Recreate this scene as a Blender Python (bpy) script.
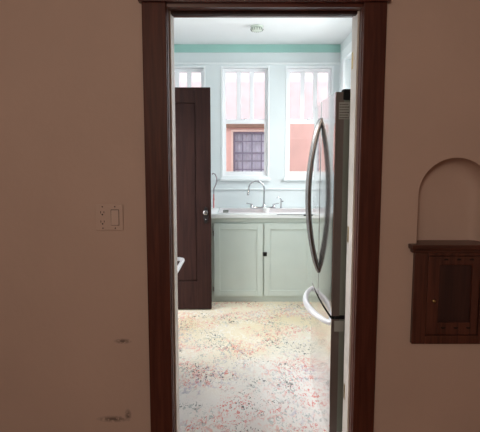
import bpy, bmesh, math, random
from mathutils import Vector, Matrix
random.seed(4)
for o in list(bpy.data.objects): bpy.data.objects.remove(o)
S = bpy.context.scene
COL = S.collection
PI = math.pi

# ------------------------------------------------------------ camera, light, exposure
cd = bpy.data.cameras.new('camera'); cam = bpy.data.objects.new('camera', cd); COL.objects.link(cam)
cam.location = (0, 0, 1.40)
cam.rotation_euler = (PI/2 - math.atan(55/490.0), 0, 0)
cd.sensor_fit = 'HORIZONTAL'; cd.sensor_width = 36.0; cd.lens = 36.0*490/480
cd.clip_start = 0.02
S.camera = cam

S.view_settings.view_transform = 'Standard'
S.view_settings.look = 'None'
S.view_settings.gamma = 1.0
S.view_settings.use_curve_mapping = False
S.view_settings.exposure = 0.0

w = bpy.data.worlds.new('world'); S.world = w; w.use_nodes = True
bg = w.node_tree.nodes['Background']
bg.inputs['Color'].default_value = (0.93, 0.97, 1.0, 1)
bg.inputs['Strength'].default_value = 1.6

def area(name, loc, aim, sx, sy, watts, color):
    l = bpy.data.lights.new(name, 'AREA'); l.shape = 'RECTANGLE'; l.size = sx; l.size_y = sy
    l.energy = watts; l.color = color
    o = bpy.data.objects.new(name, l); COL.objects.link(o); o.location = loc
    d = Vector(aim) - Vector(loc)
    o.rotation_euler = d.to_track_quat('-Z', 'Y').to_euler()
    return o
# lamps added outside the side door and side windows to brighten the kitchen
area('fill_side_door', (-1.55, 4.05, 1.25), (0.4, 3.9, 0.9), 0.8, 2.0, 17, (1.0, 0.985, 0.97))
area('fill_range_window', (-1.75, 2.9, 2.75), (0.2, 2.85, 0.0), 1.0, 1.0, 172, (1.0, 0.98, 0.99))
area('fill_side_window', (1.6, 4.40, 2.05), (-0.3, 3.3, 0.7), 1.0, 1.3, 75, (0.97, 0.98, 1.0))
area('daylight_back_windows', (0.1, 6.55, 3.75), (0.1, 4.6, 0.9), 2.6, 1.2, 22, (0.93, 0.98, 1.0))
# lamp added behind and left of the camera, standing in for a window
area('fill_dining', (-0.85, -1.8, 2.25), (1.3, 2.2, 1.25), 0.5, 0.6, 34, (1.0, 0.85, 0.70))

# ------------------------------------------------------------ materials
def nt(name):
    m = bpy.data.materials.new(name); m.use_nodes = True
    n = m.node_tree.nodes; l = m.node_tree.links
    return m, n, l, n['Principled BSDF']
def mat(name, col, rough=0.5, metal=0.0, var=0.06, scale=6.0, bump=0.0, bscale=60.0, stretch=(1,1,1), coat=0.0, spec=0.5):
    m, n, l, b = nt(name)
    tc = n.new('ShaderNodeTexCoord'); mp = n.new('ShaderNodeMapping'); mp.inputs['Scale'].default_value = stretch
    l.new(tc.outputs['Object'], mp.inputs['Vector'])
    no = n.new('ShaderNodeTexNoise'); no.inputs['Scale'].default_value = scale; no.inputs['Detail'].default_value = 6
    l.new(mp.outputs['Vector'], no.inputs['Vector'])
    r = n.new('ShaderNodeValToRGB')
    r.color_ramp.elements[0].position = 0.3; r.color_ramp.elements[1].position = 0.7
    r.color_ramp.elements[0].color = tuple(c*(1-var) for c in col)+(1,)
    r.color_ramp.elements[1].color = tuple(min(1, c*(1+var)) for c in col)+(1,)
    l.new(no.outputs['Fac'], r.inputs['Fac']); l.new(r.outputs['Color'], b.inputs['Base Color'])
    b.inputs['Roughness'].default_value = rough; b.inputs['Metallic'].default_value = metal
    b.inputs['Coat Weight'].default_value = coat; b.inputs['Coat Roughness'].default_value = 0.15
    b.inputs['Specular IOR Level'].default_value = spec
    if bump > 0:
        nb = n.new('ShaderNodeTexNoise'); nb.inputs['Scale'].default_value = bscale; nb.inputs['Detail'].default_value = 4
        l.new(mp.outputs['Vector'], nb.inputs['Vector'])
        bp = n.new('ShaderNodeBump'); bp.inputs['Strength'].default_value = bump; bp.inputs['Distance'].default_value = 0.003
        l.new(nb.outputs['Fac'], bp.inputs['Height']); l.new(bp.outputs['Normal'], b.inputs['Normal'])
    return m
def glass(name, haze=0.0, tint=(0.97, 0.99, 0.99), hazecol=(0.9, 0.92, 0.95)):
    m, n, l, b = nt(name); n.remove(b); out = n['Material Output']
    t = n.new('ShaderNodeBsdfTransparent'); t.inputs['Color'].default_value = tint+(1,)
    g = n.new('ShaderNodeBsdfGlossy'); g.inputs['Roughness'].default_value = 0.03
    mx = n.new('ShaderNodeMixShader'); mx.inputs[0].default_value = 0.05
    l.new(t.outputs[0], mx.inputs[1]); l.new(g.outputs[0], mx.inputs[2])
    if haze > 0:
        d = n.new('ShaderNodeBsdfTranslucent'); d.inputs['Color'].default_value = hazecol+(1,)
        no = n.new('ShaderNodeTexNoise'); no.inputs['Scale'].default_value = 5
        tc = n.new('ShaderNodeTexCoord'); l.new(tc.outputs['Object'], no.inputs['Vector'])
        mr = n.new('ShaderNodeMapRange'); mr.inputs['To Min'].default_value = haze*0.75; mr.inputs['To Max'].default_value = haze*1.25
        l.new(no.outputs['Fac'], mr.inputs['Value'])
        m2 = n.new('ShaderNodeMixShader'); l.new(mr.outputs[0], m2.inputs[0])
        l.new(mx.outputs[0], m2.inputs[1]); l.new(d.outputs[0], m2.inputs[2]); mx = m2
    l.new(mx.outputs[0], out.inputs['Surface'])
    return m

def plaster_with_scuffs():
    m = mat('dining_plaster', (0.60, 0.44, 0.375), 0.7, var=0.035, scale=2.5, bump=0.5, bscale=22)
    n = m.node_tree.nodes; l = m.node_tree.links; b = n['Principled BSDF']
    base = b.inputs['Base Color'].links[0].from_socket
    g = n.new('ShaderNodeNewGeometry'); tot = None
    # dirty scuffs low on the wall beside the doorway: centre x, z, half width, half height
    for cx, cz, hx, hz in ((-0.545, 0.567, 0.040, 0.013), (-0.53, 0.205, 0.016, 0.030), (-0.60, 0.185, 0.075, 0.016)):
        s = n.new('ShaderNodeVectorMath'); s.operation = 'SUBTRACT'; s.inputs[1].default_value = (cx, 0, cz)
        l.new(g.outputs['Position'], s.inputs[0])
        d = n.new('ShaderNodeVectorMath'); d.operation = 'MULTIPLY'; d.inputs[1].default_value = (1/hx, 0, 1/hz)
        l.new(s.outputs[0], d.inputs[0])
        le = n.new('ShaderNodeVectorMath'); le.operation = 'LENGTH'; l.new(d.outputs[0], le.inputs[0])
        mr = n.new('ShaderNodeMapRange'); mr.inputs['From Min'].default_value = 1.15; mr.inputs['From Max'].default_value = 0.2
        l.new(le.outputs['Value'], mr.inputs['Value'])
        if tot is None: tot = mr.outputs[0]
        else:
            a = n.new('ShaderNodeMath'); a.operation = 'MAXIMUM'; l.new(tot, a.inputs[0]); l.new(mr.outputs[0], a.inputs[1]); tot = a.outputs[0]
    no = n.new('ShaderNodeTexNoise'); no.inputs['Scale'].default_value = 55; no.inputs['Detail'].default_value = 5
    l.new(g.outputs['Position'], no.inputs['Vector'])
    cr = n.new('ShaderNodeMapRange'); cr.inputs['From Min'].default_value = 0.38; cr.inputs['From Max'].default_value = 0.50
    l.new(no.outputs['Fac'], cr.inputs['Value'])
    mu = n.new('ShaderNodeMath'); mu.operation = 'MULTIPLY'; l.new(tot, mu.inputs[0]); l.new(cr.outputs[0], mu.inputs[1])
    mu2 = n.new('ShaderNodeMath'); mu2.operation = 'MULTIPLY'; mu2.inputs[1].default_value = 0.95; l.new(mu.outputs[0], mu2.inputs[0])
    mx = n.new('ShaderNodeMixRGB'); mx.inputs[2].default_value = (0.17, 0.12, 0.10, 1)
    l.new(mu2.outputs[0], mx.inputs[0]); l.new(base, mx.inputs[1]); l.new(mx.outputs[0], b.inputs['Base Color'])
    return m

def linoleum():
    m, n, l, b = nt('speckled_linoleum')
    g = n.new('ShaderNodeNewGeometry')
    def noise(scale, off, detail=3, stretch=(1, 1, 1), dist=0.0):
        mp = n.new('ShaderNodeMapping'); mp.inputs['Location'].default_value = off; mp.inputs['Scale'].default_value = stretch
        mp.inputs['Rotation'].default_value = (0, 0, off[0]*0.37)
        l.new(g.outputs['Position'], mp.inputs['Vector'])
        t = n.new('ShaderNodeTexNoise'); t.inputs['Scale'].default_value = scale; t.inputs['Detail'].default_value = detail
        t.inputs['Distortion'].default_value = dist
        l.new(mp.outputs['Vector'], t.inputs['Vector']); return t.outputs['Fac']
    def ramp(fac, a, c):
        r = n.new('ShaderNodeMapRange'); r.inputs['From Min'].default_value = a; r.inputs['From Max'].default_value = c
        l.new(fac, r.inputs['Value']); return r.outputs[0]
    def mul(a, c):
        q = n.new('ShaderNodeMath'); q.operation = 'MULTIPLY'; l.new(a, q.inputs[0])
        if isinstance(c, float): q.inputs[1].default_value = c
        else: l.new(c, q.inputs[1])
        return q.outputs[0]
    base = n.new('ShaderNodeMixRGB'); base.inputs[1].default_value = (0.74, 0.63, 0.42, 1); base.inputs[2].default_value = (0.78, 0.70, 0.56, 1)
    l.new(ramp(noise(2.2, (3, 1, 0)), 0.35, 0.65), base.inputs[0])
    # paler tint towards the dining room door paints in the floor's glare
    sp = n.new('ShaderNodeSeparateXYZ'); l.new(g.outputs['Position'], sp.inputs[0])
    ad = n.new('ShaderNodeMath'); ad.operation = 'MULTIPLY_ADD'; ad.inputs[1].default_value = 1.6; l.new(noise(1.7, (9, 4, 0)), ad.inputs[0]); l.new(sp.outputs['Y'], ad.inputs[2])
    glare = n.new('ShaderNodeMixRGB'); glare.inputs[2].default_value = (0.80, 0.76, 0.73, 1)
    l.new(ramp(ad.outputs[0], 4.65, 3.6), glare.inputs[0]); l.new(base.outputs[0], glare.inputs[1])
    cur = glare.outputs[0]
    specks = (((0.84, 0.81, 0.76), 22, (2, 31, 0), 0.50, 0.60, 3.0, 0.40, 0.55, 0.7),
              ((0.74, 0.26, 0.19), 13, (11, 2, 0), 0.53, 0.62, 2.6, 0.50, 0.62, 0.55),
              ((0.66, 0.13, 0.10), 30, (23, 7, 0), 0.56, 0.61, 3.2, 0.47, 0.56, 0.85),
              ((0.22, 0.30, 0.30), 24, (5, 13, 0), 0.56, 0.63, 3.0, 0.48, 0.58, 0.65),
              ((0.36, 0.33, 0.48), 17, (17, 19, 0), 0.55, 0.64, 2.4, 0.48, 0.60, 0.5),
              ((0.03, 0.035, 0.03), 27, (29, 3, 0), 0.60, 0.63, 3.6, 0.50, 0.57, 0.95))
    for c, sc, off, a, bb, ms, ma, mb, st in specks:
        f = mul(mul(ramp(noise(sc, off, 2, (1.9, 1.0, 1), 1.4), a, bb), ramp(noise(ms, (off[1]+40, off[0], 0)), ma, mb)), st)
        mx = n.new('ShaderNodeMixRGB'); mx.inputs[2].default_value = c+(1,)
        l.new(f, mx.inputs[0]); l.new(cur, mx.inputs[1]); cur = mx.outputs[0]
    l.new(cur, b.inputs['Base Color']); b.inputs['Roughness'].default_value = 0.30
    b.inputs['Specular IOR Level'].default_value = 0.5
    return m

def wood(name, dark, light, rough=0.35, axis='z', coat=0.25, spec=0.5):
    m, n, l, b = nt(name); b.inputs['Specular IOR Level'].default_value = spec
    tc = n.new('ShaderNodeTexCoord'); mp = n.new('ShaderNodeMapping')
    mp.inputs['Scale'].default_value = {'z': (22, 22, 1.1), 'x': (1.1, 22, 22), 'y': (22, 1.1, 22)}[axis]
    l.new(tc.outputs['Object'], mp.inputs['Vector'])
    no = n.new('ShaderNodeTexNoise'); no.inputs['Scale'].default_value = 2.0; no.inputs['Detail'].default_value = 7; no.inputs['Distortion'].default_value = 1.0
    l.new(mp.outputs['Vector'], no.inputs['Vector'])
    r = n.new('ShaderNodeValToRGB'); r.color_ramp.elements[0].position = 0.35; r.color_ramp.elements[1].position = 0.68
    r.color_ramp.elements[0].color = dark+(1,); r.color_ramp.elements[1].color = light+(1,)
    l.new(no.outputs['Fac'], r.inputs['Fac']); l.new(r.outputs['Color'], b.inputs['Base Color'])
    b.inputs['Roughness'].default_value = rough; b.inputs['Coat Weight'].default_value = coat; b.inputs['Coat Roughness'].default_value = 0.2
    bp = n.new('ShaderNodeBump'); bp.inputs['Strength'].default_value = 0.15; bp.inputs['Distance'].default_value = 0.002
    l.new(no.outputs['Fac'], bp.inputs['Height']); l.new(bp.outputs['Normal'], b.inputs['Normal'])
    return m

def brushed(name, col, rough, axis_scale=(1, 1, 140)):
    m, n, l, b = nt(name)
    tc = n.new('ShaderNodeTexCoord'); mp = n.new('ShaderNodeMapping'); mp.inputs['Scale'].default_value = axis_scale
    l.new(tc.outputs['Object'], mp.inputs['Vector'])
    no = n.new('ShaderNodeTexNoise'); no.inputs['Scale'].default_value = 3; l.new(mp.outputs['Vector'], no.inputs['Vector'])
    mr = n.new('ShaderNodeMapRange'); mr.inputs['To Min'].default_value = rough*0.8; mr.inputs['To Max'].default_value = rough*1.25
    l.new(no.outputs['Fac'], mr.inputs['Value']); l.new(mr.outputs[0], b.inputs['Roughness'])
    b.inputs['Base Color'].default_value = col+(1,); b.inputs['Metallic'].default_value = 1.0
    return m

M = {}
M['plaster'] = plaster_with_scuffs()
M['dining_ceiling'] = mat('dining_ceiling_paint', (0.6, 0.55, 0.5), 0.8)
M['dining_floor'] = wood('oak_floor', (0.16, 0.07, 0.03), (0.26, 0.13, 0.06), 0.4, 'y')
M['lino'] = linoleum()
M['kwall'] = mat('mint_white_wall_paint', (0.73, 0.79, 0.80), 0.55, var=0.02, scale=3)
M['kceil'] = mat('white_ceiling_paint', (0.77, 0.79, 0.79), 0.6, var=0.02, scale=2)
M['green'] = mat('sea_green_paint', (0.35, 0.61, 0.55), 0.5, var=0.03)
M['trimw'] = mat('white_gloss_trim_paint', (0.86, 0.90, 0.91), 0.35, var=0.02)
M['sash'] = mat('white_sash_paint', (0.94, 0.95, 0.97), 0.35, var=0.01)
M['cream'] = mat('worn_cream_jamb_paint', (0.74, 0.68, 0.62), 0.5, var=0.10, scale=9, bump=0.3)
M['casing'] = wood('mahogany_stained_trim', (0.065, 0.016, 0.010), (0.115, 0.032, 0.019), 0.5, 'z', 0.0, 0.25)
M['casingx'] = wood('mahogany_stained_trim_across', (0.055, 0.012, 0.008), (0.14, 0.036, 0.022), 0.32, 'x', 0.3)
M['niche'] = wood('walnut_stained_niche_wood', (0.05, 0.014, 0.009), (0.13, 0.040, 0.025), 0.4, 'x', 0.15)
M['nichez'] = wood('walnut_stained_niche_upright', (0.05, 0.014, 0.009), (0.13, 0.040, 0.025), 0.4, 'z', 0.15)
M['nichepanel'] = wood('dark_niche_panel', (0.028, 0.009, 0.008), (0.055, 0.018, 0.014), 0.5, 'z', 0.05)
M['hole'] = mat('soot_black_hole', (0.008, 0.006, 0.005), 0.9)
M['darkdoor'] = wood('dark_umber_door_wood', (0.022, 0.009, 0.008), (0.042, 0.017, 0.013), 0.6, 'z', 0.0, 0.15)
M['cab'] = mat('pale_green_white_cabinet_paint', (0.57, 0.65, 0.61), 0.4, var=0.02)
M['counter'] = mat('white_laminate', (0.82, 0.86, 0.86), 0.25, var=0.015)
M['steel'] = brushed('brushed_stainless_steel', (0.74, 0.72, 0.71), 0.11)
M['sinksteel'] = brushed('satin_sink_steel', (0.86, 0.83, 0.84), 0.5, (40, 1, 1))
M['chrome'] = mat('polished_chrome', (0.58, 0.59, 0.61), 0.10, 1.0, var=0.01)
M['handle'] = mat('satin_handle_metal', (0.24, 0.225, 0.22), 0.25, 1.0, var=0.02)
M['lighthandle'] = mat('bright_silver_handle', (0.88, 0.88, 0.92), 0.28, 0.35, var=0.02)
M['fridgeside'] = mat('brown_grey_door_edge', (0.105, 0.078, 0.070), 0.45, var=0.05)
M['fridgegroove'] = mat('grey_green_plastic', (0.17, 0.19, 0.165), 0.5, var=0.04)
M['black'] = mat('black_rubber', (0.012, 0.012, 0.013), 0.85, spec=0.15)
M['blackmetal'] = mat('blackened_iron', (0.02, 0.018, 0.018), 0.35, 0.5)
M['labelgrey'] = mat('grey_sticker', (0.30, 0.305, 0.28), 0.5)
M['plate'] = mat('beige_wall_plate_plastic', (0.62, 0.46, 0.395), 0.35, var=0.01)
M['slot'] = mat('dark_slot', (0.04, 0.02, 0.018), 0.7)
M['stove'] = mat('white_enamel', (0.8, 0.8, 0.8), 0.2)
M['brass'] = mat('aged_brass', (0.5, 0.35, 0.15), 0.35, 1.0)
M['glass'] = glass('window_glass')
M['haze'] = glass('hazy_window_glass', 0.42, hazecol=(0.95, 0.93, 1.0))  # upper panes: pale lavender translucency mixed into the clear glass
M['pink'] = mat('pink_stucco', (0.90, 0.52, 0.47), 0.85, var=0.05, scale=5, bump=0.3)
M['pinktrim'] = mat('light_pink_trim', (0.92, 0.62, 0.56), 0.7)
M['brownwood'] = mat('weathered_brown_board', (0.30, 0.16, 0.12), 0.7, var=0.15, scale=14)
M['curtain'] = mat('lavender_curtain', (0.80, 0.74, 0.86), 0.8, var=0.15, scale=7)
M['bars'] = mat('slate_window_bars', (0.26, 0.22, 0.30), 0.6)
M['concrete'] = mat('yard_concrete', (0.4, 0.39, 0.37), 0.9, var=0.1)
M['globe'] = mat('frosted_ribbed_glass', (0.62, 0.68, 0.60), 0.25, var=0.1)
M['redpipe'] = mat('dull_red_enamel', (0.55, 0.18, 0.18), 0.4)
M['pipe'] = mat('weathered_pipe_metal', (0.30, 0.25, 0.27), 0.35, 0.8)

# ------------------------------------------------------------ builders
ORG = {}
class MB:
    def __init__(s): s.bm = bmesh.new()
    def box(s, x0, x1, y0, y1, z0, z1, bev=0.0):
        r = bmesh.ops.create_cube(s.bm, size=1.0)
        for v in r['verts']:
            v.co = Vector(((x0+x1)/2 + v.co.x*(x1-x0), (y0+y1)/2 + v.co.y*(y1-y0), (z0+z1)/2 + v.co.z*(z1-z0)))
        if bev > 0:
            es = set(e for v in r['verts'] for e in v.link_edges)
            bmesh.ops.bevel(s.bm, geom=list(es), offset=bev, segments=2, affect='EDGES', profile=0.6)
        return s
    def cyl(s, c, r, h, axis='z', seg=24, r2=None):
        q = bmesh.ops.create_cone(s.bm, cap_ends=True, segments=seg, radius1=r, radius2=r if r2 is None else r2, depth=h)
        R = {'z': Matrix.Identity(3), 'x': Matrix.Rotation(PI/2, 3, 'Y'), 'y': Matrix.Rotation(PI/2, 3, 'X')}[axis]
        for v in q['verts']: v.co = R @ v.co + Vector(c)
        return s
    def lathe(s, c, prof, axis='z', seg=28):
        R = {'z': Matrix.Identity(3), '-z': Matrix.Rotation(PI, 3, 'X'), 'x': Matrix.Rotation(PI/2, 3, 'Y'), '-y': Matrix.Rotation(PI/2, 3, 'X'), '-x': Matrix.Rotation(-PI/2, 3, 'Y')}[axis]
        rings = []
        for r, h in prof:
            rings.append([s.bm.verts.new(R @ Vector((max(r, 1e-4)*math.cos(2*PI*k/seg), max(r, 1e-4)*math.sin(2*PI*k/seg), h)) + Vector(c)) for k in range(seg)])
        for a, b in zip(rings, rings[1:]):
            for k in range(seg): s.bm.faces.new((a[k], a[(k+1) % seg], b[(k+1) % seg], b[k]))
        s.bm.faces.new(rings[0][::-1]); s.bm.faces.new(rings[-1])
        return s
    def tube(s, pts, rad, seg=12, sq=(1, 1)):
        P = [Vector(p) for p in pts]; rings = []
        n0 = None
        for i, p in enumerate(P):
            t = (P[min(i+1, len(P)-1)] - P[max(i-1, 0)]).normalized()
            if n0 is None:
                n0 = t.orthogonal().normalized()
                if abs(t.x) < 0.99: n0 = (Vector((1, 0, 0)) - t*t.x).normalized()
            else: n0 = (n0 - t*n0.dot(t)).normalized()
            b = t.cross(n0); r = rad[i] if isinstance(rad, (list, tuple)) else rad
            rings.append([s.bm.verts.new(p + n0*math.cos(2*PI*k/seg)*r*sq[0] + b*math.sin(2*PI*k/seg)*r*sq[1]) for k in range(seg)])
        for a, b in zip(rings, rings[1:]):
            for k in range(seg): s.bm.faces.new((a[k], a[(k+1) % seg], b[(k+1) % seg], b[k]))
        s.bm.faces.new(rings[0][::-1]); s.bm.faces.new(rings[-1])
        return s
    def prism(s, poly, a0, a1, axis='z', bev=0.0):
        # poly in the two remaining axes, extruded between a0 and a1
        def mk(p, a):
            return Vector({'z': (p[0], p[1], a), 'y': (p[0], a, p[1]), 'x': (a, p[0], p[1])}[axis])
        A = [s.bm.verts.new(mk(p, a0)) for p in poly]; B = [s.bm.verts.new(mk(p, a1)) for p in poly]
        n = len(poly); fs = [s.bm.faces.new(A), s.bm.faces.new(B[::-1])]
        for k in range(n): s.bm.faces.new((A[k], B[k], B[(k+1) % n], A[(k+1) % n]))
        if bev > 0:
            bmesh.ops.bevel(s.bm, geom=list(set(list(fs[0].edges)+list(fs[1].edges))), offset=bev, segments=2, affect='EDGES')
        return s
    def quad(s, *p): s.bm.faces.new([s.bm.verts.new(q) for q in p]); return s
    def build(s, name, m, parent=None, smooth=False):
        bmesh.ops.recalc_face_normals(s.bm, faces=s.bm.faces)
        off = ORG.get(parent.name, Vector((0, 0, 0))) if parent else Vector((0, 0, 0))
        bmesh.ops.translate(s.bm, verts=s.bm.verts, vec=-off)
        me = bpy.data.meshes.new(name); s.bm.to_mesh(me); s.bm.free()
        me.materials.append(M[m] if isinstance(m, str) else m)
        if smooth:
            for p in me.polygons: p.use_smooth = True
            me.set_sharp_from_angle(angle=math.radians(38))
        o = bpy.data.objects.new(name, me); COL.objects.link(o)
        if parent: o.parent = parent
        ORG[o.name] = off
        return o
def structure(o, label=None):
    o['kind'] = 'structure'
    if label: o['label'] = label
    return o
def thing(name, loc, label, cat, group=None):
    o = bpy.data.objects.new(name, None); COL.objects.link(o); o.location = loc; o.empty_display_size = 0.1
    o['label'] = label; o['category'] = cat
    if group: o['group'] = group
    ORG[o.name] = Vector(loc); return o
def tag(o, label, cat):
    o['label'] = label; o['category'] = cat; return o
def frame(mb, x0, x1, z0, z1, y0, y1, wl, wr, wt, wb, bev=0.002):
    mb.box(x0, x0+wl, y0, y1, z0, z1, bev); mb.box(x1-wr, x1, y0, y1, z0, z1, bev)
    mb.box(x0+wl, x1-wr, y0, y1, z1-wt, z1, bev); mb.box(x0+wl, x1-wr, y0, y1, z0, z0+wb, bev)
    return mb

# ------------------------------------------------------------ room shell
XL, XR, YB, CZ = -1.05, 1.067, 5.38, 2.63     # kitchen left, right, back, ceiling
DL, DR, DF, DC = -2.3, 2.3, -2.4, 2.65        # dining room
Y1, Y2 = 2.20, 2.35                           # partition faces
OX0, OX1, OZ = -0.335, 0.547, 2.085           # rough opening
NX0, NX1, NZ0, NR = 0.802, 1.138, 1.012, 0.168  # niche
NCX, NCZ, NY = 0.970, 1.247, 2.285

structure(MB().box(DL-.1, DR+.1, DF-.1, Y1+.07, -0.1, 0).build('floor', 'dining_floor'))
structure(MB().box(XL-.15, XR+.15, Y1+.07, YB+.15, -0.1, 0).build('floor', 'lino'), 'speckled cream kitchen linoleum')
structure(MB().box(DL-.1, DR+.1, DF-.1, Y1, DC, DC+.1).build('ceiling', 'dining_ceiling'))
structure(MB().box(XL-.15, XR+.15, Y2, YB+.15, CZ, CZ+.1).build('ceiling', 'kceil'))

# partition, dining side skin with an arched niche
mb = MB()
TOP = DC
mb.box(DL-.1, OX0, Y1, 2.325, 0, TOP); mb.box(OX0, OX1, Y1, 2.325, OZ, TOP)
mb.box(OX1, NX0, Y1, 2.325, 0, TOP); mb.box(NX1, DR+.1, Y1, 2.325, 0, TOP)
mb.box(NX0, NX1, Y1, 2.325, 0, NZ0)
N = 36; arc = [(NX0, NZ0+(NCZ-NZ0)*k/6) for k in range(6)] + [(NCX - NR*math.cos(PI*k/N), NCZ + NR*math.sin(PI*k/N)) for k in range(N+1)] + [(NX1, NCZ-(NCZ-NZ0)*k/6) for k in range(1, 7)]
def shrink(x, z, f):
    return (NCX+(x-NCX)*f, NCZ+(z-NCZ)*f if z > NCZ else z)
prof = [(1.0, Y1), (.990, Y1+.004)] + [(max(.0, (.99*math.cos(t)**.30)), Y1+.004+.106*math.sin(t)) for t in [PI/2*k/14 for k in range(1, 14)]] + [(.0, Y1+.110)]
for (xa, za), (xb, zb) in zip(arc, arc[1:]):
    if abs(xb-xa) > 1e-6: mb.quad((xa, Y1, za), (xb, Y1, zb), (xb, Y1, TOP), (xa, Y1, TOP))
    for (f0, y0), (f1, y1) in zip(prof, prof[1:]):
        p0, p1, q0, q1 = shrink(xa, za, f0), shrink(xb, zb, f0), shrink(xa, za, f1), shrink(xb, zb, f1)
        mb.quad((p0[0], y0, p0[1]), (p1[0], y0, p1[1]), (q1[0], y1, q1[1]), (q0[0], y1, q0[1]))
bmesh.ops.remove_doubles(mb.bm, verts=mb.bm.verts, dist=1e-5)
wn = structure(mb.build('wall_north', 'plaster', None, True))
mb = MB()
mb.box(XL-.15, OX0, 2.325, Y2, 0, CZ+.1); mb.box(OX0, OX1, 2.325, Y2, OZ, CZ+.1); mb.box(OX1, XR+.15, 2.325, Y2, 0, CZ+.1)
structure(mb.build('wall_kitchen_front', 'kwall'))
structure(MB().box(DL-.1, DL, DF, Y1, 0, DC).build('wall_west', 'plaster'))
structure(MB().box(DR, DR+.1, DF, Y1, 0, DC).build('wall_east', 'plaster'))
structure(MB().box(DL-.1, DR+.1, DF-.1, DF, 0, DC).build('wall_south', 'plaster'))

# kitchen walls
DY0, DY1, DH = 3.70, 4.50, 2.10               # side door opening, added to let in light
LY0, LY1, LZ0, LZ1 = 2.52, 3.25, 1.30, 2.30
mb = MB(); mb.box(XL-.15, XL, Y2, LY0, 0, CZ); mb.box(XL-.15, XL, LY1, DY0, 0, CZ); mb.box(XL-.15, XL, LY0, LY1, 0, LZ0); mb.box(XL-.15, XL, LY0, LY1, LZ1, CZ); mb.box(XL-.15, XL, DY1, YB+.15, 0, CZ); mb.box(XL-.15, XL, DY0, DY1, DH, CZ)
structure(mb.build('wall_left', 'kwall'))
WY0, WY1, WZ0, WZ1 = 3.95, 5.10, 1.20, 2.42
mb = MB(); mb.box(XR, XR+.15, Y2, WY0, 0, CZ); mb.box(XR, XR+.15, WY1, YB+.15, 0, CZ)
mb.box(XR, XR+.15, WY0, WY1, 0, WZ0); mb.box(XR, XR+.15, WY0, WY1, WZ1, CZ)
structure(mb.build('wall_right', 'kwall'))

# back wall with three window openings
WIN = [(-0.86, -0.372), (-0.205, 0.318), (0.490, 1.005)]
BZ0, BZ1 = 1.215, 2.410
mb = MB()
mb.box(XL, XR, YB, YB+.15, 0, BZ0); mb.box(XL, XR, YB, YB+.15, BZ1, CZ)
xs = [XL] + [v for p in WIN for v in p] + [XR]
for a, b in zip(xs[0::2], xs[1::2]): mb.box(a, b, YB, YB+.15, BZ0, BZ1)
structure(mb.build('wall_back', 'kwall'))
structure(MB().box(XL, XR, YB-.012, YB, 2.548, CZ, .003).build('trim_1', 'green'), 'sea green painted band under the kitchen ceiling')
structure(MB().box(XL, XR, YB-.022, YB, 2.425, 2.442, .003).build('trim_2', 'trimw'), 'thin picture rail above the kitchen windows')
structure(MB().box(XL, XR, YB-.016, YB, 1.088, 1.100, .003).build('trim_3', 'trimw'), 'thin ledge on the wall above the sink')

def window(x0, x1, idx):
    root = bpy.data.objects.new('window_%d' % idx, None); COL.objects.link(root); root.location = (0, YB, BZ0)
    ORG[root.name] = Vector((0, YB, BZ0)); structure(root)
    frame(MB(), x0, x1, BZ0, BZ1, YB-.004, YB+.12, .018, .018, .018, .022, .002).build('window_frame', 'trimw', root)
    MB().box(x0-.012, x1+.012, YB-.035, YB+.02, BZ0-.028, BZ0, .004).build('window_sill', 'trimw', root)
    a, b = x0+.019, x1-.019; zm = 1.818
    us = frame(MB(), a, b, zm, BZ1-.02, YB+.062, YB+.092, .030, .030, .034, .036).build('upper_sash', 'sash', root)
    g0, g1 = a+.03, b-.03
    mb = MB()
    for k in (1, 2):
        c = g0 + (g1-g0)*k/3.0; mb.box(c-.023, c+.023, YB+.064, YB+.090, zm+.036, BZ1-.054, .003)
    mb.build('muntin', 'sash', us)
    MB().box(g0, g1, YB+.075, YB+.079, zm+.036, BZ1-.054).build('pane', 'haze', us)
    ls = frame(MB(), a, b, BZ0+.024, zm+.026, YB+.026, YB+.058, .034, .034, .042, .046).build('lower_sash', 'sash', root)
    MB().box(a+.034, b-.034, YB+.040, YB+.044, BZ0+.070, zm-.016).build('pane', 'glass', ls)
    c = (a+b)/2
    MB().cyl((c, YB+.040, zm+.031), .012, .010).box(c-.022, c+.022, YB+.032, YB+.046, zm+.034, zm+.040, .002).build('sash_lock', 'chrome', ls, True)
for i, (x0, x1) in enumerate(WIN): window(x0, x1, i+1)
# windows added to let in light: right wall, and over the range
def added_side_window(idx, X, sg, y0, y1, z0, z1):
    root = bpy.data.objects.new('window_%d' % idx, None); COL.objects.link(root); root.location = (X, y0, z0); ORG[root.name] = Vector(root.location); structure(root)
    def bx(mb, xa, xb, *a): mb.box(min(X+sg*xa, X+sg*xb), max(X+sg*xa, X+sg*xb), *a)
    mb = MB()
    for a in ((y0-.09, y0, z0-.02, z1+.10), (y1, y1+.09, z0-.02, z1+.10), (y0, y1, z1, z1+.10), (y0-.11, y1+.11, z0-.06, z0-.02)): bx(mb, -.020, 0, *a, .003)
    mb.build('window_casing', 'trimw', root)
    mb = MB(); zm = (z0+z1)/2
    for a in ((y0, y0+.04, z0, z1), (y1-.04, y1, z0, z1), (y0+.04, y1-.04, z0, z0+.05), (y0+.04, y1-.04, z1-.04, z1), (y0+.04, y1-.04, zm-.02, zm+.02)): bx(mb, .05, .085, *a, .002)
    sa = mb.build('sash', 'sash', root)
    for a in ((z0+.05, zm-.02), (zm+.02, z1-.04)):
        mb = MB(); bx(mb, .065, .069, y0+.04, y1-.04, *a); mb.build('pane', 'glass', sa)
added_side_window(4, XR, 1, WY0, WY1, WZ0, WZ1)
added_side_window(5, XL, -1, LY0, LY1, LZ0, LZ1)

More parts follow.
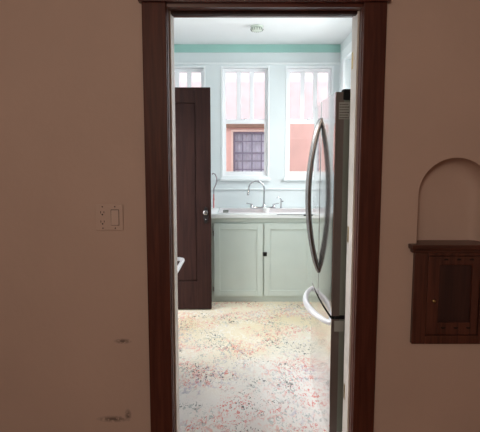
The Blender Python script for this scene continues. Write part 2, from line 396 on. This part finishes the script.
# ------------------------------------------------------------ doorway between dining room and kitchen
JL, JR, JT = -0.306, 0.519, 2.058             # clear opening
root = bpy.data.objects.new('door_1', None); COL.objects.link(root); root.location = (0.1, Y1, 0); ORG[root.name] = Vector(root.location); structure(root, 'dark mahogany cased doorway into the kitchen')
CT = 2.074
MB().box(-.421, -.317, Y1-.022, Y1, 0, CT, .004).build('side_casing', 'casing', root)
MB().box(.530, .629, Y1-.022, Y1, 0, CT, .004).build('side_casing', 'casing', root)
MB().box(-.434, .642, Y1-.036, Y1, CT, CT+.014, .004).build('fillet_moulding', 'casingx', root)
MB().box(-.421, .629, Y1-.024, Y1, CT+.014, CT+.15, .004).build('head_casing', 'casingx', root)
# jambs: first strip stained dark, the rest painted cream
MB().box(-.335, JL-.008, Y1-.004, Y1+.045, 0, JT+.02, .001).build('dark_jamb', 'casing', root)
MB().box(JR+.008, .547, Y1-.004, Y1+.045, 0, JT+.02, .001).build('dark_jamb', 'casing', root)
j = MB().box(-.335, JL, Y1+.045, Y2+.005, 0, JT+.02, .003).build('cream_jamb', 'cream', root)
mb = MB().box(JR, .547, Y1+.045, Y2+.005, 0, JT+.02, .003); j = mb.build('cream_jamb', 'cream', root)
for z in (1.86, 1.05, 0.26):
    MB().box(JR-.0015, JR+.002, Y2-.036, Y2-.010, z-.038, z+.038, .001).build('old_hinge_leaf', 'brass', j)
MB().box(-.335, .547, Y1-.004, Y2+.004, JT, JT+.027, .002).build('head_jamb', 'casingx', root)
MB().box(JL, JR, Y1+.050, Y1+.085, JT-.012, JT, .002).build('head_stop', 'darkdoor', root)
MB().box(-.42, -.31, Y2, Y2+.018, 0, 2.16, .003).build('kitchen_casing', 'cream', root)
MB().box(.523, .63, Y2, Y2+.018, 0, 2.16, .003).build('kitchen_casing', 'cream', root)
MB().box(-.309, .522, Y2, Y2+.018, JT+.005, 2.16, .003).build('kitchen_casing', 'casingx', root)

# ------------------------------------------------------------ dark panel door standing open in the kitchen
HX = XL + .012; FX = -0.268; DYF, DYB = 4.500, 4.538; DZ0, DZ1 = .010, 2.058
root = bpy.data.objects.new('door_2', None); COL.objects.link(root); root.location = (HX, DYB, 0); ORG[root.name] = Vector(root.location)
structure(root, 'dark brown panel door standing open inside the kitchen')
frame(MB(), HX, FX, DZ0, DZ1, DYF, DYB, .135, .135, .135, .27, .003).build('door_frame', 'darkdoor', root)
MB().box(HX+.130, FX-.130, DYF+.024, DYB-.006, DZ0+.26, DZ1-.13).box(HX+.140, FX-.140, DYF+.007, DYB-.014, DZ0+.275, DZ1-.140, .003).build('panel', 'darkdoor', root)
kx, kz = -.316, .930
e = MB(); prof = [(kx + .024*math.cos(t)*1.0, kz-.028 + .078*math.sin(t)) for t in [2*PI*k/28 for k in range(28)]]
e.prism(prof, DYF-.006, DYF, 'y', .0015)
esc = e.build('escutcheon', 'blackmetal', root, True)
MB().lathe((kx, DYF-.006, kz-.066), [(.0045, 0), (.0045, .002), (.001, .002)], '-y').build('keyhole', 'chrome', esc)
MB().lathe((kx, DYF-.006, kz), [(.011, 0), (.009, .022), (.017, .030), (.022, .038), (.022, .044), (.016, .050), (.005, .052)], '-y').build('knob', 'handle', root, True)
for z in (.25, 1.75):
    MB().cyl((HX-.004, DYF+.004, z), .006, .09).build('hinge', 'brass', root)

# ------------------------------------------------------------ wall plate on dining wall
px0, px1, pz0, pz1 = -.652, -.527, 1.088, 1.206
root = thing('wall_plate', (-.59, Y1, 1.147), 'beige two-gang wall plate with double outlet and rocker switch on the dining wall', 'wall plate')
MB().box(px0, px1, Y1-.007, Y1, pz0, pz1, .003).build('cover_plate', 'plate', root)
ox = -.619; sxx = -.563
for dz in (.021, -.021):
    zc = 1.147+dz
    prof = [(ox + .0165*math.cos(t), zc + max(-.0135, min(.0135, .0175*math.sin(t)))) for t in [2*PI*k/28 for k in range(28)]]
    rc = MB().prism(prof, Y1-.0095, Y1-.006, 'y').build('outlet', 'plate', root)
    MB().box(ox-.0088, ox-.0060, Y1-.0102, Y1-.0090, zc-.002, zc+.008).build('outlet_slot', 'slot', rc)
    MB().box(ox+.0060, ox+.0088, Y1-.0102, Y1-.0090, zc-.001, zc+.0075).build('outlet_slot', 'slot', rc)
    MB().cyl((ox, Y1-.0098, zc-.0075), .0036, .0010, 'y', 12).build('ground_hole', 'slot', rc)
MB().box(sxx-.0185, sxx+.0185, Y1-.0078, Y1-.0065, 1.147-.036, 1.147+.036).build('switch_gap', 'slot', root)
MB().prism([(Y1-.0068, 1.147-.0335), (Y1-.0128, 1.147-.0335), (Y1-.0090, 1.147+.0335), (Y1-.0068, 1.147+.0335)], sxx-.0165, sxx+.0165, 'x').build('rocker', 'plate', root)
for x in (ox, sxx):
    for z in (1.147-.0485, 1.147+.0485): MB().lathe((x, Y1-.007, z), [(.0032, 0), (.0026, .0012), (.0004, .0014)], '-y', 14).build('screw', 'slot', root)

# ------------------------------------------------------------ niche ledge and cabinet
root = thing('niche_shelf', (.97, Y1, 1.0), 'dark wooden ledge shelf set at the foot of the arched wall niche', 'shelf')
MB().box(NX0+.001, NX1-.001, Y1-.004, NY+.020, 1.012, 1.026, .001).box(.764, 1.176, Y1-.048, Y1, 1.006, 1.028, .005).build('shelf_board', 'niche', root)
MB().box(.774, 1.166, Y1-.034, Y1, .990, 1.006, .004).build('bed_moulding', 'niche', root)
root = thing('niche_cabinet', (.97, Y1, .56), 'dark wooden wall cabinet with small knob below the arched niche', 'cabinet')
CX0, CX1, KZ0, KZ1 = .789, 1.151, .563, .989
mb = MB(); frame(mb, CX0, CX1, KZ0, KZ1, Y1-.026, Y1, .060, .060, .014, .040, .003)
mb.build('face_frame', 'nichez', root)
d0, d1, e0, e1 = CX0+.063, CX1-.063, KZ0+.043, KZ1-.017
mb = MB(); frame(mb, d0, d1, e0, e1, Y1-.022, Y1-.002, .054, .034, .040, .058, .003)
dr = mb.build('door', 'nichez', root)
MB().box(d0+.040, d1-.028, Y1-.009, Y1-.003, e0+.03, e1-.03).build('panel', 'nichepanel', dr)
for zz, s in ((e1-.018, 1), (e0+.036, -1)):
    for k in range(3):
        x = .932 + k*.058
        MB().prism([(x+.011*math.cos(t), zz+.008*math.sin(t)*s) for t in [PI*q/8 for q in range(9)]], Y1-.0228, Y1-.021, 'y').build('vent_cutout', 'hole', dr)
MB().lathe((d0+.028, Y1-.022, .768), [(.004, 0), (.0035, .008), (.0075, .012), (.0075, .017), (.004, .020), (.0005, .021)], '-y', 18).build('knob', 'brass', dr, True)

# ------------------------------------------------------------ sink base cabinet, countertop, sink, taps
CFY = 4.78; CBZ = .045
root = thing('sink_cabinet', (.02, CFY, 0), 'pale green-white sink base cabinet with two recessed-panel doors', 'cabinet')
mb = MB(); bx0, bx1 = XL+.012, XR-.012
mb.box(bx0, bx1, CFY+.02, YB-.01, .0, .70); mb.box(bx0, bx1, CFY, CFY+.02, CBZ, .845, .002)
mb.build('body', 'cab', root)
MB().box(bx0, bx1, CFY+.006, CFY+.02, 0, CBZ).build('toe_board', 'cab', root)
MB().box(bx0, bx1, CFY-.010, CFY, .806, .845, .003).build('apron_rail', 'cab', root)
def cab_door(x0, x1, hs, knob):
    z0, z1 = .062, .790
    mb = MB(); frame(mb, x0, x1, z0, z1, CFY-.020, CFY-.001, .060, .060, .058, .060, .0025)
    d = mb.build('door', 'cab', root)
    MB().box(x0+.055, x1-.055, CFY-.013, CFY-.003, z0+.055, z1-.055).build('panel', 'cab', d)
    for z in (.135, .695):
        MB().cyl((x0-.004 if hs < 0 else x1+.004, CFY-.019, z), .0045, .045).build('hinge', 'handle', d)
    if knob is not None:
        MB().box(knob-.019, knob+.019, CFY-.030, CFY-.020, .468, .508, .002).cyl((knob, CFY-.034, .490), .008, .012, 'y').build('latch', 'blackmetal', d)
cab_door(-.258, .228, -1, None)
cab_door(.238, .724, 1, .246)
cab_door(-.98, -.44, -1, None)
# countertop with cut-out
TX0, TX1, TY0, TY1 = XL+.003, XR-.003, 4.745, YB-.003
SX0, SX1, SY0, SY1 = -.200, .740, 4.790, 5.300
mb = MB()
mb.box(TX0, TX1, TY0, SY0, .845, .888, .006); mb.box(TX0, TX1, SY1, TY1, .846, .888, .002)
mb.box(TX0, SX0, SY0, SY1, .846, .888, .0); mb.box(SX1, TX1, SY0, SY1, .846, .888, .0)
tag(mb.build('countertop', 'counter'), 'white laminate countertop along the kitchen back wall around the sink', 'countertop')
root = thing('kitchen_sink', (.27, 5.04, .888), 'double-bowl stainless steel sink set in the white countertop', 'sink')
mb = MB(); rz0, rz1 = .889, .895
mb.box(SX0-.014, SX1+.014, SY0-.014, SY0+.020, rz0, rz1, .002); mb.box(SX0-.014, SX1+.014, SY1-.085, SY1+.014, rz0, rz1, .002)
for a, b in ((SX0-.014, SX0+.022), (.252, .288), (SX1-.022, SX1+.014)): mb.box(a, b, SY0+.020, SY1-.085, rz0, rz1, .001)
mb.build('rim', 'sinksteel', root)
for a, b in ((SX0+.022, .252), (.288, SX1-.022)):
    mb = MB(); y0, y1, zb, t = SY0+.020, SY1-.085, .725, .003
    mb.box(a, b, y0, y1, zb-t, zb); mb.box(a-t, a, y0, y1, zb, rz0); mb.box(b, b+t, y0, y1, zb, rz0)
    mb.box(a, b, y0-t, y0, zb, rz0); mb.box(a, b, y1, y1+t, zb, rz0)
    bo = mb.build('bowl', 'sinksteel', root)
    MB().lathe(((a+b)/2, (y0+y1)/2, zb), [(.042, 0), (.042, .003), (.030, .003), (.026, .001)], 'z').build('drain', 'chrome', bo, True)
# faucet
FY = 5.262; FXc = .258
root = thing('faucet', (FXc, FY, .895), 'chrome gooseneck kitchen faucet with two lever handles behind the sink', 'faucet')
MB().box(FXc-.155, FXc+.125, FY-.025, FY+.022, .8955, .910, .006).lathe((FXc, FY, .908), [(.024, 0), (.022, .012), (.015, .025), (.013, .045)], 'z').build('deck_plate', 'chrome', root, True)
g = [(FXc, FY, .94), (FXc, FY, 1.00), (FXc+.002, FY, 1.07)]
for k in range(0, 15):
    a = PI*k/14*1.06
    g.append((FXc-.082+.084*math.cos(a), FY-.04*k/14, 1.100+.088*math.sin(a)))
g.append((g[-1][0]-.006, FY-.042, g[-1][2]-.030))
MB().tube(g, .0095, 14).build('spout', 'chrome', root, True)
MB().cyl((g[-1][0], g[-1][1], g[-1][2]-.006), .0115, .020).build('aerator', 'chrome', root, True)
for hx, s in ((FXc-.132, -1), (FXc+.104, 1)):
    h = MB().lathe((hx, FY, .908), [(.020, 0), (.018, .012), (.012, .022), (.013, .030), (.006, .036)], 'z').build('tap_handle', 'chrome', root, True)
    MB().tube([(hx, FY, .934), (hx+s*.03, FY, .944), (hx+s*.060, FY, .947)], [.006, .005, .0045], 10).build('lever', 'chrome', h, True)
root = thing('side_spout', (.442, FY, .895), 'short chrome side spout at the right of the gooseneck faucet', 'filter tap')
MB().lathe((.442, FY, .8955), [(.018, 0), (.017, .006), (.009, .012), (.008, .09), (.010, .098), (.006, .104)], 'z').build('stem', 'chrome', root, True)
MB().tube([(.442, FY, .99), (.430, FY-.008, 1.008), (.408, FY-.016, 1.014), (.392, FY-.022, 1.006)], .0065, 10).build('spout', 'chrome', root, True)
MB().tube([(.448, FY, .968), (.468, FY, .970)], .0045, 8).build('lever', 'blackmetal', root, True)
# white dishes by the sink
def bowl(name, c, r, h, label, cat, m='counter'):
    return tag(MB().lathe(c, [(r*.5, 0), (r*.55, .004), (r*.9, h*.6), (r, h), (r*.95, h), (r*.82, h*.6), (r*.4, .008)], 'z').build(name, m, None, True), label, cat)
mb = MB()
mb.prism([(4.7405, .8845), (4.7440, .8845), (4.7440, .868), (4.7405, .868)], .62, .95, 'x')
mb.box(.36, .62, 4.7405, 4.7440, .880, .8845, .001)
tag(mb.build('edge_strip', 'black'), 'thin black strip along the front edge of the white countertop', 'trim strip')
root = thing('dish_sponge', (-.135, 4.80, .896), 'small grey sponge on the left front rim of the sink', 'sponge')
MB().box(-.168, -.112, 4.786, 4.822, .8955, .914, .005).build('foam_pad', 'labelgrey', root)
MB().box(-.168, -.112, 4.786, 4.822, .9145, .920, .002).build('scouring_layer', 'fridgegroove', root)
tag(MB().lathe((.262, 4.88, .8955), [(.022, 0), (.026, .004), (.034, .03), (.036, .040), (.033, .040), (.03, .01), (.002, .008)], 'z').build('sink_cup', 'counter', None, True), 'small white cup standing on the divider between the sink bowls', 'cup')

# bent pipe against the back wall beside the dark door
root = thing('hooked_pipe', (-.285, 5.33, .888), 'thin hook-topped metal pipe rising from the countertop beside the dark door', 'pipe')
pts = [(-.288, 5.33, .889), (-.286, 5.33, 1.04)]
MB().tube(pts, .0075, 10).cyl((-.287, 5.33, .985), .010, .018).build('lower_pipe', 'redpipe', root, True)
pts = [(-.286, 5.33, 1.035), (-.284, 5.33, 1.10), (-.262, 5.33, 1.145), (-.252, 5.33, 1.185), (-.255, 5.33, 1.225), (-.270, 5.33, 1.258), (-.292, 5.33, 1.268), (-.303, 5.33, 1.255)]
MB().tube(pts, .006, 10).build('hook', 'pipe', root, True)

# ------------------------------------------------------------ refrigerator against right wall, doors facing left
RY0, RY1 = 2.395, 3.20; RM = (RY0+RY1)/2
root = thing('refrigerator', (.8, RM, 0), 'stainless steel french-door refrigerator standing just inside the doorway', 'refrigerator')
MB().box(.546, 1.04, RY0+.006, RY1-.006, .03, 1.735, .006).build('cabinet', 'fridgeside', root)
for x in (.62, 1.0):
    for y in (RY0+.05, RY1-.05): MB().cyl((x, y, .015), .02, .03).build('foot', 'black', root)
def facex(y, base=.459, bulge=.013):     # bowed front, proud in the middle
    t = (y-RM)/((RY1-RY0)/2); return base + .017*(y-RY0)/(RY1-RY0) - bulge*(1-t*t)
def slab(y0, y1, z0, z1, name):
    n = 18; poly = []
    for k in range(n+1):
        y = y0+(y1-y0)*k/n; poly.append((facex(y), y))
    # rounded near corner
    poly = [(poly[0][0]+.003, y0)] + [(poly[0][0]+.0006, y0+.002)] + poly[1:-1] + [(poly[-1][0]+.003, y1-.003), (poly[-1][0]+.012, y1)]
    mb = MB(); mb.prism(poly + [(.499, y1), (.499, y0)], z0, z1, 'z')
    d = mb.build(name, 'steel', root, True)
    MB().box(.4992, .528, y0+.001, y1-.001, z0+.002, z1-.002, .001).build('door_liner', 'fridgegroove', d)
    MB().box(.529, .5455, y0+.004, y1-.004, z0+.004, z1-.004).build('gasket', 'black', d)
    return d
d1 = slab(RY0, RM-.002, .625, 1.728, 'door')
d2 = slab(RM+.002, RY1, .625, 1.728, 'door')
fz = slab(RY0, RY1, .005, .608, 'freezer_drawer')
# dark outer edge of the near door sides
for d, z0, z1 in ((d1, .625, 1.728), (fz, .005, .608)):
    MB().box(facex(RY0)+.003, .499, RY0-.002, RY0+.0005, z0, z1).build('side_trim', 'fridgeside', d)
MB().box(.494, .545, RY0-.005, RY0+.05, 1.690, 1.742, .004).build('hinge_cover', 'black', root)
MB().box(.48, .545, RY0-.003, RY0+.03, .609, .624, .001).build('middle_hinge', 'black', root)
st = MB().box(.475, .527, RY0-.0032, RY0-.0018, 1.600, 1.680).build('rating_sticker', 'labelgrey', d1)
tx = MB()
for r in range(6):
    z = 1.667-.0125*r; x = .479
    while x < .520:
        wd = random.uniform(.004, .011); tx.box(x, min(x+wd, .524), RY0-.0038, RY0-.0031, z, z+.0045); x += wd+.003
tx.build('printed_line', 'slot', st)
MB().box(.475, .523, RY0-.0032, RY0-.0018, .545, .600).build('lower_sticker', 'labelgrey', fz)
def bow(p0, p1, out, n=18):
    P0, P1 = Vector(p0), Vector(p1); r = []
    for k in range(n+1):
        t = k/n; r.append(P0.lerp(P1, t) + Vector((-out*math.sin(PI*t)**.75, 0, 0)))
    return r
def cvt(y, z0, z1, out):   # vertical handle
    x = facex(y)+.004
    return bow((x, y, z0), (x, y, z1), out)
for d, y in ((d1, RM-.028), (d2, RM+.034)):
    MB().tube(cvt(y, .765, 1.635, .068), .0135, 12, (1, 1.25)).build('handle', 'handle', d, True)
xh = facex(RY0+.06)+.004
MB().tube(bow((xh+.004, RY0+.035, .575), (facex(RY1)+.002, RY1-.06, .575), .084), [.010+.007*math.sin(PI*k/18) for k in range(19)], 12, (1, 1.3)).build('handle', 'lighthandle', fz, True)

# ------------------------------------------------------------ range on the left wall (only its oven handle shows past the jamb)
root = thing('range', (-.73, 2.80, 0), 'white kitchen range with a silver oven handle just inside the doorway', 'stove')
MB().box(XL+.01, -.445, 2.42, 3.18, .02, .905, .006).build('body', 'stove', root)
for x in (-.98, -.50):
    for y in (2.48, 3.12): MB().cyl((x, y, .01), .02, .02).build('foot', 'black', root)
od = MB().box(-.444, -.420, 2.43, 3.17, .20, .83, .006).build('oven_door', 'stove', root)
MB().tube([(-.425, 3.09, .775), (-.385, 3.09, .775), (-.366, 3.075, .775), (-.362, 3.05, .775), (-.362, 2.56, .775), (-.366, 2.535, .775), (-.385, 2.52, .775), (-.425, 2.52, .775)], .012, 12).build('handle', 'lighthandle', od, True)
for y in (2.60, 3.0):
    for x in (-.62, -.88):
        bn = MB()
        for r in (.09, .06, .03): bn.tube([(x+r*math.cos(t), y+r*math.sin(t), .912) for t in [2*PI*k/24 for k in range(25)]], .005, 6)
        bn.build('burner', 'black', root, True)
MB().box(XL+.01, XL+.06, 2.42, 3.18, .906, 1.03, .006).build('backguard', 'stove', root)

# ------------------------------------------------------------ ceiling light
LX, LY = .155, 4.66
root = thing('ceiling_light', (LX, LY, CZ), 'small round frosted glass ceiling light above the sink', 'ceiling light')
MB().lathe((LX, LY, CZ-.001), [(.058, 0), (.060, .006), (.050, .014), (.048, .016)], '-z').build('canopy', 'globe', root, True)
MB().lathe((LX, LY, CZ-.0165), [(.044, 0), (.054, .006), (.058, .015), (.050, .026), (.028, .033), (.004, .034)], '-z').build('shade', 'globe', root, True)
for k in range(16):
    a = 2*PI*k/16
    MB().tube([(LX+.055*math.cos(a), LY+.055*math.sin(a), CZ-.022), (LX+.059*math.cos(a), LY+.059*math.sin(a), CZ-.032), (LX+.049*math.cos(a), LY+.049*math.sin(a), CZ-.045)], .0028, 6).build('rib', 'fridgegroove', root, True)

# ------------------------------------------------------------ neighbour's pink house
NYW = 7.60
root = thing('neighbor_house', (.5, NYW, -.3), 'pink stucco house seen outside through the kitchen windows', 'house')
hx0, hx1, hz0, hz1 = -.105, .62, 1.12, 1.845
mb = MB()
mb.box(-4, hx0, NYW, NYW+.25, -.3, 2.58); mb.box(hx1, 5, NYW, NYW+.25, -.3, 2.58)
mb.box(hx0, hx1, NYW, NYW+.25, -.3, hz0); mb.box(hx0, hx1, NYW, NYW+.25, hz1, 2.58)
mb.build('wall', 'pink', root)
MB().box(-4, 5, NYW-.03, NYW+.3, 2.58, 2.60, .004).build('coping', 'pinktrim', root)
mb = MB(); frame(mb, hx0-.035, hx1+.035, hz0-.05, hz1+.035, NYW-.02, NYW-.001, .035, .035, .035, .05)
wd = mb.build('window_surround', 'pinktrim', root)
MB().box(-.30, .66, NYW-.07, NYW-.001, 1.905, 1.965, .004).build('awning_board', 'brownwood', root)
mb = MB(); frame(mb, hx0+.001, hx1-.001, hz0+.001, hz1-.001, NYW+.03, NYW+.07, .035, .035, .035, .035)
for k in range(1, 5):
    x = hx0 + (hx1-hx0)*k/5; mb.box(x-.010, x+.010, NYW+.035, NYW+.06, hz0+.03, hz1-.03)
for k, z in enumerate((1.27, 1.40, 1.52, 1.70)):
    t = .014 if k == 2 else .008; mb.box(hx0+.03, hx1-.03, NYW+.033, NYW+.058, z-t, z+t)
mb.build('window_grille', 'bars', root)
cv = MB(); n = 60
for k in range(n):
    x0 = hx0 + (hx1-hx0)*k/n; x1 = hx0 + (hx1-hx0)*(k+1)/n
    f = lambda x: NYW+.095 + .010*math.sin(x*90)
    cv.quad((x0, f(x0), hz0), (x1, f(x1), hz0), (x1, f(x1), hz1), (x0, f(x0), hz1))
cv.build('curtain', 'curtain', root, True)
structure(MB().box(-5, 6, YB+.15, 9, -.4, -.3).build('ground', 'concrete'))
